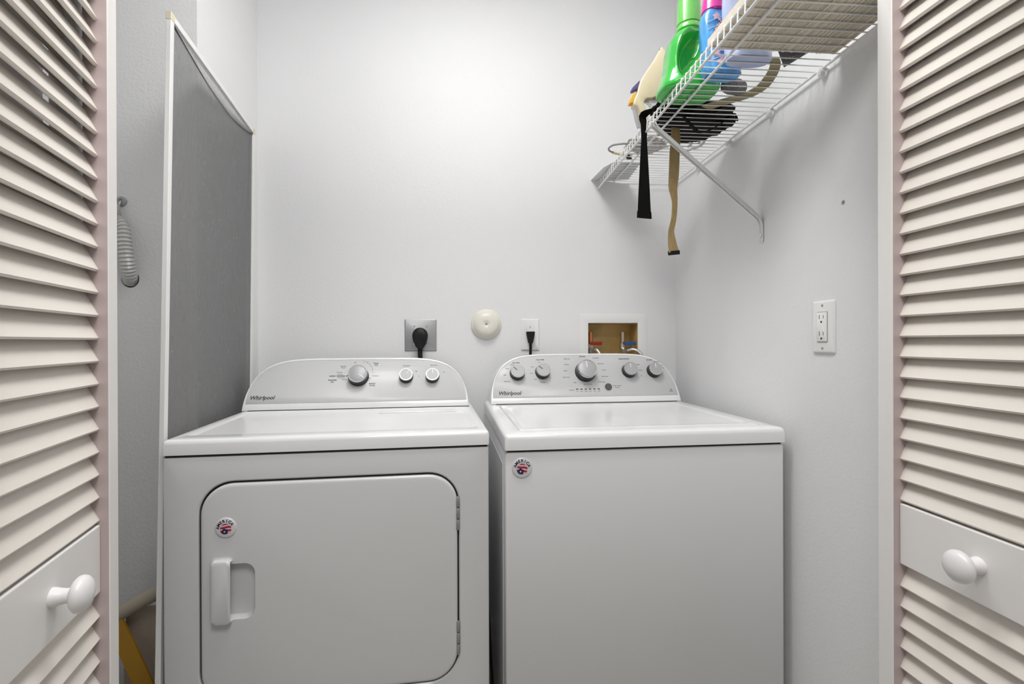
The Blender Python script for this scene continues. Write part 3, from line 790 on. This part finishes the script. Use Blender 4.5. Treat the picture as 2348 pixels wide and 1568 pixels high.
# second darker bundle at the front beneath the black belt
bm = nb(); bmesh.ops.create_icosphere(bm, subdivisions=4, radius=1)
for v in bm.verts:
    p = v.co.copy(); f = 1+.3*noise.noise(p*3.1+Vector((7, 0, 0)))
    v.co = Vector((p.x*.035*f, p.y*.055*f, max(.0004, p.z*.018*f+.012)))
o = obj('coiled_sock', bm, BWEB, smooth=True); o.location = (.543, 1.350, TOPZ); o.name = 'dark_cloth'
tag(o, 'small dark folded cloth at the front edge of the shelf beside the green bottle', 'cloth')
# black belt over the lip
yb_ = 1.395
xs = [at(1545, 237, 'y', 1.372), at(1528, 240, 'y', 1.376), at(1510, 248, 'y', 1.382)]
px = [(1495, 265), (1487, 288), (1481, 320), (1481, 360), (1482, 400), (1484, 440), (1485, 478), (1485, 498)]
P = [Vector(p) for p in xs]+[at(u, v, 'y', yb_) for u, v in px]
P[3].x = min(P[3].x, SXF-.009)
for i in range(3, len(P)): P[i].x = min(P[i].x, SXF-.0075)
pth = smooth_path(P, 5); n = len(pth)
W_ = interp([.014, .020, .024, .024, .020, .017, .024, .030, .036, .041, .043], 5)
WD = [Vector((.25, .6, .75))*(1-min(1, i/16))+Vector((1, .25, 0))*min(1, i/16) for i in range(n)]
bm = nb(); ribbon(bm, pth, WD, W_[:n], .0026)
belt = tag(obj('belt', bm, BWEB), 'wide black webbing belt draped over the shelf lip and hanging down', 'belt')
e = pth[-1]; bm = nb(); ribbon(bm, [e+Vector((0, 0, .016)), e+Vector((0, 0, -.003))], [Vector((1, .25, 0))]*2, [.0435, .0455], .0052)
obj('hem', bm, BWEB, belt)
# tan belt hanging through the wires
px = [(1549, 300), (1549, 318), (1547, 350), (1545, 400), (1543, 430), (1547, 462), (1545, 500), (1539, 530), (1541, 555), (1545, 578)]
P = [at(u, v, 'y', 1.437+.002*sin(i)) for i, (u, v) in enumerate(px)]
P[0].z = TOPZ+.012
pth = smooth_path(P, 5); n = len(pth)
W_ = interp([.024, .030, .032, .032, .028, .017, .016, .018, .026, .033], 5)
WD = [Vector((1, .15, 0))]*n
bm = nb(); ribbon(bm, pth, WD, W_[:n], .0026)
belt2 = tag(obj('belt', bm, TANW), 'tan ribbed webbing belt with a dark tip hanging beneath the shelf', 'belt')
e = pth[-1]; bm = nb(); box(bm, e.x-.0175, e.x+.0175, e.y-.003, e.y+.003, e.z-.008, e.z+.004, .001, 1, mtx=Matrix.Translation(e) @ Matrix.Rotation(radians(-6), 4, 'Y') @ Matrix.Translation(-e))
obj('belt_tip', bm, BLK, belt2, label='dark brown metal tip')
# cream sprayer head
spy = 1.452
def poly_px(pts, y, t0, t1, name, m, parent, bev=.003, sub=True):
    P = [at(u, v, 'y', y) for u, v in pts]
    if sub: P = smooth_path(P+[P[0]], 3)[:-1]
    bm = nb(); a = [bm.verts.new(Vector((p.x, y+t0, p.z))-OFF) for p in P]; b = [bm.verts.new(Vector((p.x, y+t1, p.z))-OFF) for p in P]
    n = len(P); f0 = bm.faces.new(a); f1 = bm.faces.new(b)
    for i in range(n): bm.faces.new((a[i], a[(i+1) % n], b[(i+1) % n], b[i]))
    if bev:
        bmesh.ops.recalc_face_normals(bm, faces=bm.faces)
        es = [e for e in bm.edges if (e.verts[0] in a and e.verts[1] in a) or (e.verts[0] in b and e.verts[1] in b)]
        bmesh.ops.bevel(bm, geom=es, offset=bev, segments=3, affect='EDGES', profile=.5, clamp_overlap=True)
    return obj(name, bm, m, parent, smooth=True)
sp_ = thing('spray_gun', 'cream plastic trigger sprayer with a yellow nozzle leaning over the shelf edge', 'sprayer', (.521, spy, TOPZ))
OFF = Vector(sp_.location)
poly_px([(1513, 114), (1523, 126), (1527, 160), (1519, 196), (1509, 208), (1500, 226), (1490, 231), (1479, 232), (1473, 240), (1478, 258), (1483, 278), (1481, 300), (1474, 298), (1466, 272), (1459, 253), (1450, 245), (1452, 232), (1458, 218), (1462, 200), (1468, 186), (1482, 163), (1495, 145), (1504, 128)], spy, -.016, .016, 'body', CREAM, sp_, .006)
poly_px([(1450, 216), (1457, 222), (1454, 242), (1449, 240), (1442, 240), (1443, 228)], spy, -.011, .011, 'nozzle', YEL, sp_, .002).__setitem__('label', 'yellow nozzle')
poly_px([(1465, 187), (1463, 204), (1449, 212), (1447, 206), (1452, 200), (1458, 194)], spy, -.009, .009, 'latch', VIOL, sp_, .0015).__setitem__('label', 'violet latch')
poly_px([(1511, 186), (1518, 198), (1519, 212), (1513, 230), (1496, 231), (1503, 212)], spy, -.012, .012, 'reservoir', BRNT, sp_, .002)
poly_px([(1478, 232), (1512, 231), (1517, 244), (1508, 262), (1498, 268), (1492, 262), (1491, 244)], spy, -.010, .010, 'clear_cup', CLEAR, sp_, .002)
bm = nb(); tube(bm, smooth_path([at(u, v, 'y', spy-.012)-OFF for u, v in ((1455, 253), (1459, 272), (1465, 293))], 5), .0058, 12); obj('trigger', bm, GTUBE, sp_, smooth=True, label='grey trigger tube')
bm = nb(); tube(bm, smooth_path([at(u, v, 'y', spy)-OFF for u, v in ((1512, 113), (1518, 119), (1523, 126))], 4), .0014, 8); obj('wire_edge', bm, BLK, sp_)
# curved grey tube with cream sleeve
tb = thing('bent_tube', 'bent grey tube with a cream sleeve poking out past the shelf front', 'tube')
P = [at(u, v, 'z', TOPZ+.010) for u, v in ((1475, 329), (1442, 329), (1422, 330), (1405, 333), (1396, 340), (1398, 346), (1408, 350))]
bm = nb(); tube(bm, smooth_path(P, 6), .0032, 10); obj('tube', bm, mat('tube_grey', (.30, .29, .28), .35), tb, smooth=True)
P = [at(u, v, 'z', TOPZ+.010) for u, v in ((1406, 349.5), (1417, 352), (1432, 353.5), (1450, 354))]
bm = nb(); tube(bm, smooth_path(P, 4), .0052, 12); obj('sleeve', bm, CREAM, tb, smooth=True, label='cream sleeve')
tb_loc = None
# white paper
pts = [(1354, 414), (1384, 384), (1412, 369), (1470, 372), (1440, 412)]
P = [at(u, v, 'z', TOPZ+.001) for u, v in pts]
bm = nb(); a = [bm.verts.new(p) for p in P]; b = [bm.verts.new(p+Vector((0, 0, .0008))) for p in P]
bm.faces.new(a); bm.faces.new(b)
for i in range(5): bm.faces.new((a[i], a[(i+1) % 5], b[(i+1) % 5], b[i]))
tag(obj('paper_sheet', bm, PAPER), 'sheet of white paper overhanging the far end of the shelf', 'paper')
# small black clip
P = [at(u, v, 'z', TOPZ) for u, v in ((1434, 360), (1441, 355), (1449, 366), (1440, 367))]
bm = nb(); a = [bm.verts.new(p) for p in P]; b = [bm.verts.new(p+Vector((0, 0, .006))) for p in P]
bm.faces.new(a); bm.faces.new(b)
for i in range(4): bm.faces.new((a[i], a[(i+1) % 4], b[(i+1) % 4], b[i]))
tag(obj('binder_clip', bm, BLK), 'tiny black clip on the shelf wires near the white paper', 'clip')
# crumpled clear plastic bag
bm = nb(); bmesh.ops.create_icosphere(bm, subdivisions=5, radius=1)
for v in bm.verts:
    p = v.co.copy(); f = 1+.35*noise.noise(p*3.3+Vector((5, 2, 1)))+.22*noise.noise(p*8)
    v.co = Vector((p.x*.060*f, p.y*.042*f, max(.0004, p.z*.020*f+.014)))
o = obj('plastic_bag', bm, mat('frosted_plastic', (.62, .60, .56), .25, alpha=.75, bump=1, bscale=90, bdist=.004, var=.3, vscale=50), smooth=True); o.location = (.580, 1.610, TOPZ)
tag(o, 'crumpled translucent plastic bag on the shelf behind the black belt', 'plastic bag')
# clear plastic clips
for k, (lab, pp_) in enumerate((('clear plastic hook lying on the shelf next to the tan belt', ((1562, 326), (1580, 320), (1592, 312), (1598, 306), (1590, 318), (1585, 330), (1578, 336))), ('clear plastic hook lying on the shelf near the brace', ((1575, 346), (1590, 340), (1606, 334), (1616, 322), (1618, 314), (1608, 320), (1602, 328))))):
    t = thing('plastic_hook', lab, 'hook')
    P = [at(u, v, 'z', TOPZ+.0045) for u, v in pp_]
    bm = nb(); tube(bm, smooth_path(P, 5), .0040, 10); obj('hook', bm, mat('clear_hook', (.50, .50, .49), .15, alpha=.7), t, smooth=True)

# ------------------------------------------------------------------ back wall fittings
def WMx(x, z, y=D): return Mx(Vector((x, y, z)), Vector((1, 0, 0)), Vector((0, 0, 1)), Vector((0, -1, 0)))
# dryer outlet plate
t = thing('outlet_plate', 'square stainless steel outlet plate on the wall above the dryer', 'outlet plate', (-.179, D, 1.1645))
m0 = Mx(Vector((0, 0, 0)), Vector((1, 0, 0)), Vector((0, 0, 1)), Vector((0, -1, 0)))
bm = nb(); rrloft(bm, [(-.0595, .0595, -.0595, .0595, .0003, .002), (-.0595, .0595, -.0595, .0595, .003, .002), (-.057, .057, -.057, .057, .0048, .002)], m0); obj('plate', bm, STEEL, t, smooth=True)
for x, z in ((-.0235, .033), (.0225, .033), (-.0235, -.033), (.0225, -.033)):
    bm = nb(); lathe(bm, [(.0032, .004), (.003, .0058), (0.0005, .0062)], m0 @ Matrix.Translation((x, z, 0)), 12); obj('screw', bm, CHR, t, smooth=True)
# dryer plug
t = thing('power_plug', 'large black right-angle dryer plug in the steel outlet plate with its thick cord', 'plug', (-.1795, D-.005, 1.158))
bm = nb()
rings(bm, [[m0 @ Vector((x, y, z)) for x, y in sh_] for z, sh_ in ((0, [(0.028*cos(a), .004+.030*sin(a)) if sin(a) > 0 else (.028*cos(a)*(1-.28*(-sin(a))), .004-.052*(-sin(a))**.8) for a in [2*pi*k/40 for k in range(40)]]),
    (.020, [(0.0285*cos(a), .004+.030*sin(a)) if sin(a) > 0 else (.0285*cos(a)*(1-.28*(-sin(a))), .004-.052*(-sin(a))**.8) for a in [2*pi*k/40 for k in range(40)]]),
    (.027, [(0.026*cos(a), .002+.024*sin(a)) if sin(a) > 0 else (.026*cos(a)*(1-.28*(-sin(a))), .002-.050*(-sin(a))**.8) for a in [2*pi*k/40 for k in range(40)]]),
    (.030, [(0.021*cos(a), -.002+.014*sin(a)) if sin(a) > 0 else (.021*cos(a)*(1-.28*(-sin(a))), -.002-.042*(-sin(a))**.8) for a in [2*pi*k/40 for k in range(40)]]))])
obj('plug_body', bm, BLK, t, smooth=True)
bm = nb(); box(bm, -.022, .022, -.0310, -.028, -.006, -.003, .001, 1)
for x in (-.013, .013): box(bm, x-.003, x+.003, -.0315, -.0285, -.026, -.020, .001, 1)
obj('plug_rib', bm, BLKS, t)
bm = nb(); ribbon(bm, smooth_path([Vector((0, -.014, -.044)), Vector((0, -.014, -.07)), Vector((.002, -.016, -.13)), Vector((.004, -.022, -.25)), Vector((.02, -.025, -.5)), Vector((.05, -.025, -.9))], 5), [Vector((1, 0, 0))]*26, [.0165]*26, .0085)
obj('cord', bm, BLK, t)
# round dome cover
t = thing('dome_cover', 'round cream plastic dome cover on the wall between the two outlets', 'wall cover', (.068, D, 1.206))
bm = nb(); lathe(bm, [(.056, 0), (.057, .006), (.0555, .011), (.052, .0135), (.0505, .014), (.049, .019), (.044, .026), (.036, .0315), (.026, .0345), (.016, .0350), (.011, .0340), (.0075, .0315), (.0045, .0305), (0, .0300)], m0, 48)
obj('dome', bm, CRPL, t, smooth=True)
bm = nb(); lathe(bm, [(.0042, .0295), (.0040, .0325), (.0015, .0335), (0, .0335)], m0, 14); obj('screw', bm, STEEL, t, smooth=True)
# washer receptacle
t = thing('outlet_plate', 'white single receptacle plate on the wall above the washing machine', 'outlet plate', (.2365, D, 1.1655))
bm = nb(); rrloft(bm, [(-.0352, .0352, -.0605, .0605, .0003, .003), (-.0352, .0352, -.0605, .0605, .003, .003), (-.032, .032, -.057, .057, .0062, .003)], m0); obj('plate', bm, WPL, t, smooth=True)
bm = nb(); lathe(bm, [(.0178, .004), (.0178, .0075), (.0165, .0080), (0, .0080)], m0 @ Matrix.Translation((0, .001, 0)), 32); obj('receptacle', bm, WPL, t, smooth=True)
bm = nb(); lathe(bm, [(.0026, .0060), (.0024, .0070), (0, .0072)], m0 @ Matrix.Translation((0, .029, 0)), 12); obj('screw', bm, STEEL, t, smooth=True)
t = thing('power_plug', 'small black plug in the white receptacle plate with a thin cord', 'plug', (.2365, D-.008, 1.1640))
bm = nb(); rings(bm, [[m0 @ Vector((x, y, z)) for x, y in ((-.0155*s, .013*s), (.0155*s, .013*s), (.0165*s, .008*s), (.0145*s, -.004), (.0085*s, -.031), (-.0085*s, -.031), (-.0145*s, -.004), (-.0165*s, .008*s))] for z, s in ((0, 1), (.014, 1), (.018, .88))])
obj('plug_body', bm, BLK, t)
bm = nb(); tube(bm, smooth_path([Vector((0, -.009, -.028)), Vector((0, -.009, -.05)), Vector((-.001, -.010, -.08)), Vector((-.002, -.016, -.15)), Vector((.01, -.03, -.4)), Vector((-.08, -.03, -.8))], 5), .0052, 10); obj('cord', bm, BLK, t, smooth=True)
# valve box
vb = thing('valve_box', 'recessed washing machine valve box with white frame and tan interior', 'valve box', (.5625, D, 1.13))
bm = nb()
ox0, ox1, oz0, oz1 = .430-.5625, .700-.5625, 1.02-1.13, 1.2475-1.13
ix0, ix1, iz0, iz1 = OX0-.5625, OX1-.5625, OZ0-1.13, OZ1-1.13
rings(bm, [[m0 @ Vector((p.x, p.y, z)) for p in rrect(a, b, c, d, 0, r, 4)] for a, b, c, d, z, r in ((ox0, ox1, oz0, oz1, .0003, .003), (ox0, ox1, oz0, oz1, .0012, .003), (ox0+.002, ox1-.002, oz0+.002, oz1-.002, .0020, .003), (ix0-.001, ix1+.001, iz0-.001, iz1+.001, .0020, .002), (ix0+.001, ix1-.001, iz0+.001, iz1-.001, .0010, .002), (ix0+.001, ix1-.001, iz0+.001, iz1-.001, -.0012, .002))], cap=False)
obj('frame', bm, WPL, vb, smooth=True)
bm = nb(); dpt = .085
o_ = [(ix0+.001, ix1-.001, iz0+.001, iz1-.001, -.0012, .002), (ix0+.004, ix1-.004, iz0+.004, iz1-.004, -dpt, .008)]
vs = [[bm.verts.new(m0 @ p) for p in rrect(*s, n=4)] for s in o_]
for i in range(len(vs[0])): bm.faces.new((vs[0][i], vs[0][(i+1) % len(vs[0])], vs[1][(i+1) % len(vs[0])], vs[1][i]))
bm.faces.new(vs[1]); obj('box_interior', bm, TANB, vb, label='tan plastic interior')
def valve(x, pm, hm, hx0, hx1):
    bm = nb(); tube(bm, [Vector((x, .035, .045)), Vector((x, .035, -.002))], .0085, 14); p = obj('supply_pipe', bm, pm, vb, smooth=True)
    bm = nb(); tube(bm, [Vector((x, .035, -.002)), Vector((x, .035, -.022))], .0115, 8); tube(bm, [Vector((x, .035, -.022)), Vector((x, .010, -.030))], .010, 8); obj('valve_body', bm, BRAID, vb, smooth=True)
    obj('valve_handle', bx(hx0, hx1, .012, .020, -.006, .007, .002, 2), hm, vb, label=('red' if hm is REDP else 'blue')+' valve handle')
valve(-.0815, COPR, REDP, -.086, -.040)
valve(.048, mat('bright_pipe', (.75, .62, .5), .2, metal=1), BLUP, .053, .094)
for x, x2 in ((-.075, -.060), (.060, .100)):
    P = smooth_path([Vector((x, .006, -.029)), Vector((x+(x2-x)*.5, -.006, -.024)), Vector((x2, -.016, -.036)), Vector((x2+.008, -.022, -.060)), Vector((x2+.010, -.024, -.15)), Vector((x2+.010, -.024, -.40))], 10)
    bm = nb(); tube(bm, P, [.0068+.0005*(i % 2) for i in range(len(P))], 12); obj('braided_hose', bm, BRAID, vb, smooth=True)
# wall marks: anchor, nails
def on_right(y, z): return Mx(Vector((XR, y, z)), Vector((0, 1, 0)), Vector((0, 0, 1)), Vector((-1, 0, 0)))
# right wall receptacle
t = thing('duplex_outlet', 'white rectangular duplex outlet on the side wall above the washing machine', 'outlet', (XR, 1.0945, 1.1705))
mr = Mx(Vector((0, 0, 0)), Vector((0, -1, 0)), Vector((0, 0, 1)), Vector((-1, 0, 0)))
bm = nb(); rrloft(bm, [(-.0352, .0352, -.060, .060, .0003, .003), (-.0352, .0352, -.060, .060, .0028, .003), (-.0325, .0325, -.0573, .0573, .0058, .003), (-.031, .031, -.056, .056, .0062, .003)], mr); obj('plate', bm, WPL, t, smooth=True)
bm = nb(); rrloft(bm, [(-.0172, .0172, -.0345, .0345, .0062, .001), (-.0172, .0172, -.0345, .0345, .0064, .001)], mr); obj('insert_gap', bm, DARK, t)
bm = nb(); rrloft(bm, [(-.0163, .0163, -.0336, .0336, .0062, .001), (-.0163, .0163, -.0336, .0336, .0082, .001), (-.0155, .0155, -.0328, .0328, .0088, .001)], mr); ins = obj('receptacle', bm, WPL, t, smooth=True)
for z in (.019, -.019):
    bm = nb()
    box(bm, -.0072, -.0056, z-.001, z+.0085, .0086, .0090, mtx=mr); box(bm, .0056, .0070, z, z+.0078, .0086, .0090, mtx=mr)
    lathe(bm, [(.0026, .0086), (.0026, .0091)], mr @ Matrix.Translation((0, z-.0075, 0)), 14)
    obj('socket_slot', bm, DARK, ins)
for z in (.049, -.049):
    bm = nb(); lathe(bm, [(.0030, .0060), (.0028, .0070), (0, .0073)], mr @ Matrix.Translation((0, z, 0)), 12); obj('screw', bm, STEEL, t, smooth=True)
bm = nb(); lathe(bm, [(.0045, 0), (.0042, .0012), (.0022, .0014), (.0018, .0004), (0, .0004)], on_right(1.036, 1.440), 16)
tag(obj('wall_anchor', bm, STEEL, smooth=True), 'small screw anchor in the side wall below the shelf', 'screw')
# ribbed conduit on the chase wall
hole = at(299, 640, 'y', CHY)
cb = nb(); lathe(cb, [(.024, -.02), (.024, .06)], Mx(Vector((hole.x, CHY, hole.z)), Vector((1, 0, 0)), Vector((0, 0, 1)), Vector((0, 1, 0))), 24)
cut = obj('cut', cb, DARK); boolean(wc, cut)
cd = thing('ribbed_conduit', 'grey ribbed flexible conduit clamped to the wall and entering a hole', 'conduit')
P = [Vector((-.980, CHY-.020, 1.525)), Vector((-.976, CHY-.024, 1.49)), at(280, 520, 'y', CHY-.028), at(285, 560, 'y', CHY-.030), at(291, 600, 'y', CHY-.026), at(297, 630, 'y', CHY-.010), at(301, 645, 'y', CHY+.015)]
P = smooth_path(P, 14); n = len(P)
bm = nb(); tube(bm, P, [(.012+.0055*min(1, i/(n*.45)))*(1+.13*sin(i*pi/1.5)) for i in range(n)], 16); obj('hose', bm, CONDU, cd, smooth=True)
bm = nb(); lathe(bm, [(.014, 0), (.014, .003), (.011, .005), (.006, .0055), (.005, .003), (0, .003)], WMx(-.973, 1.538, CHY), 24); obj('clamp', bm, STEEL, cd, smooth=True)
bm = nb(); tube(bm, [Vector((-.975, CHY-.003, 1.536)), Vector((-.978, CHY-.016, 1.512))], .005, 10); obj('clamp_tab', bm, STEEL, cd, smooth=True)

# ------------------------------------------------------------------ folded things standing in the alcove
fc = thing('folding_chair', 'folded beach chair with cream tube and yellow webbing behind the insect screen', 'folding chair', (-.86, 1.36, 0))
F0 = Vector((-.86, 1.36, 0))
bm = nb(); tube(bm, smooth_path([Vector((-1.02, 1.36, .375))-F0, Vector((-.862, 1.355, .466))-F0, Vector((-.796, 1.35, .503))-F0, Vector((-.752, 1.35, .527))-F0], 4), .0175, 16); obj('tube_frame', bm, TUBEC, fc, smooth=True)
bm = nb(); ribbon(bm, [Vector((-.808, 1.378, .462))-F0, Vector((-.815, 1.385, .40))-F0, Vector((-.83, 1.40, .25))-F0, Vector((-.84, 1.41, .02))-F0], [Vector((1, 0, .45))]*4, [.13]*4, .006); obj('seat_cloth', bm, CLOTH, fc)
P = [Vector((-.884, 1.345, .440))-F0, Vector((-.858, 1.345, .385))-F0, Vector((-.812, 1.345, .275))-F0, Vector((-.770, 1.345, .20))-F0, Vector((-.745, 1.345, .02))-F0]
bm = nb(); ribbon(bm, P, [Vector((1, 0, .4))]*5, [.044]*5, .006); obj('webbing', bm, YWOOD, fc, label='yellow webbing strap')
bm = nb(); tube(bm, [Vector((-1.0, 1.36, .37))-F0, Vector((-1.0, 1.37, .0))-F0], .0125, 12); obj('leg', bm, TUBEC, fc, smooth=True)
bm = nb(); bmesh.ops.create_icosphere(bm, subdivisions=4, radius=1)
for v in bm.verts:
    p = v.co.copy(); f = 1+.18*noise.noise(p*2.5); v.co = Vector((p.x*.10*f, p.y*.07*f, max(0, p.z*.12*f+.105)))
o = obj('black_bag', bm, BBAG, smooth=True); o.location = (-.90, 1.25, 0)
tag(o, 'black bag on the floor behind the folded chair webbing', 'bag')
hp = thing('ribbed_hose', 'beige ribbed hose coiled on the black bag beside the door', 'hose', (-.83, 1.24, .272))
P = smooth_path([Vector((-.07, -.02, -.02)), Vector((-.03, .0, .003)), Vector((.01, .01, .008)), Vector((.05, .02, .004)), Vector((.09, .03, -.02))], 14)
bm = nb(); tube(bm, P, [.019*(1+.10*sin(i*pi/2)) for i in range(len(P))], 14); obj('hose', bm, CLOTH, hp, smooth=True)
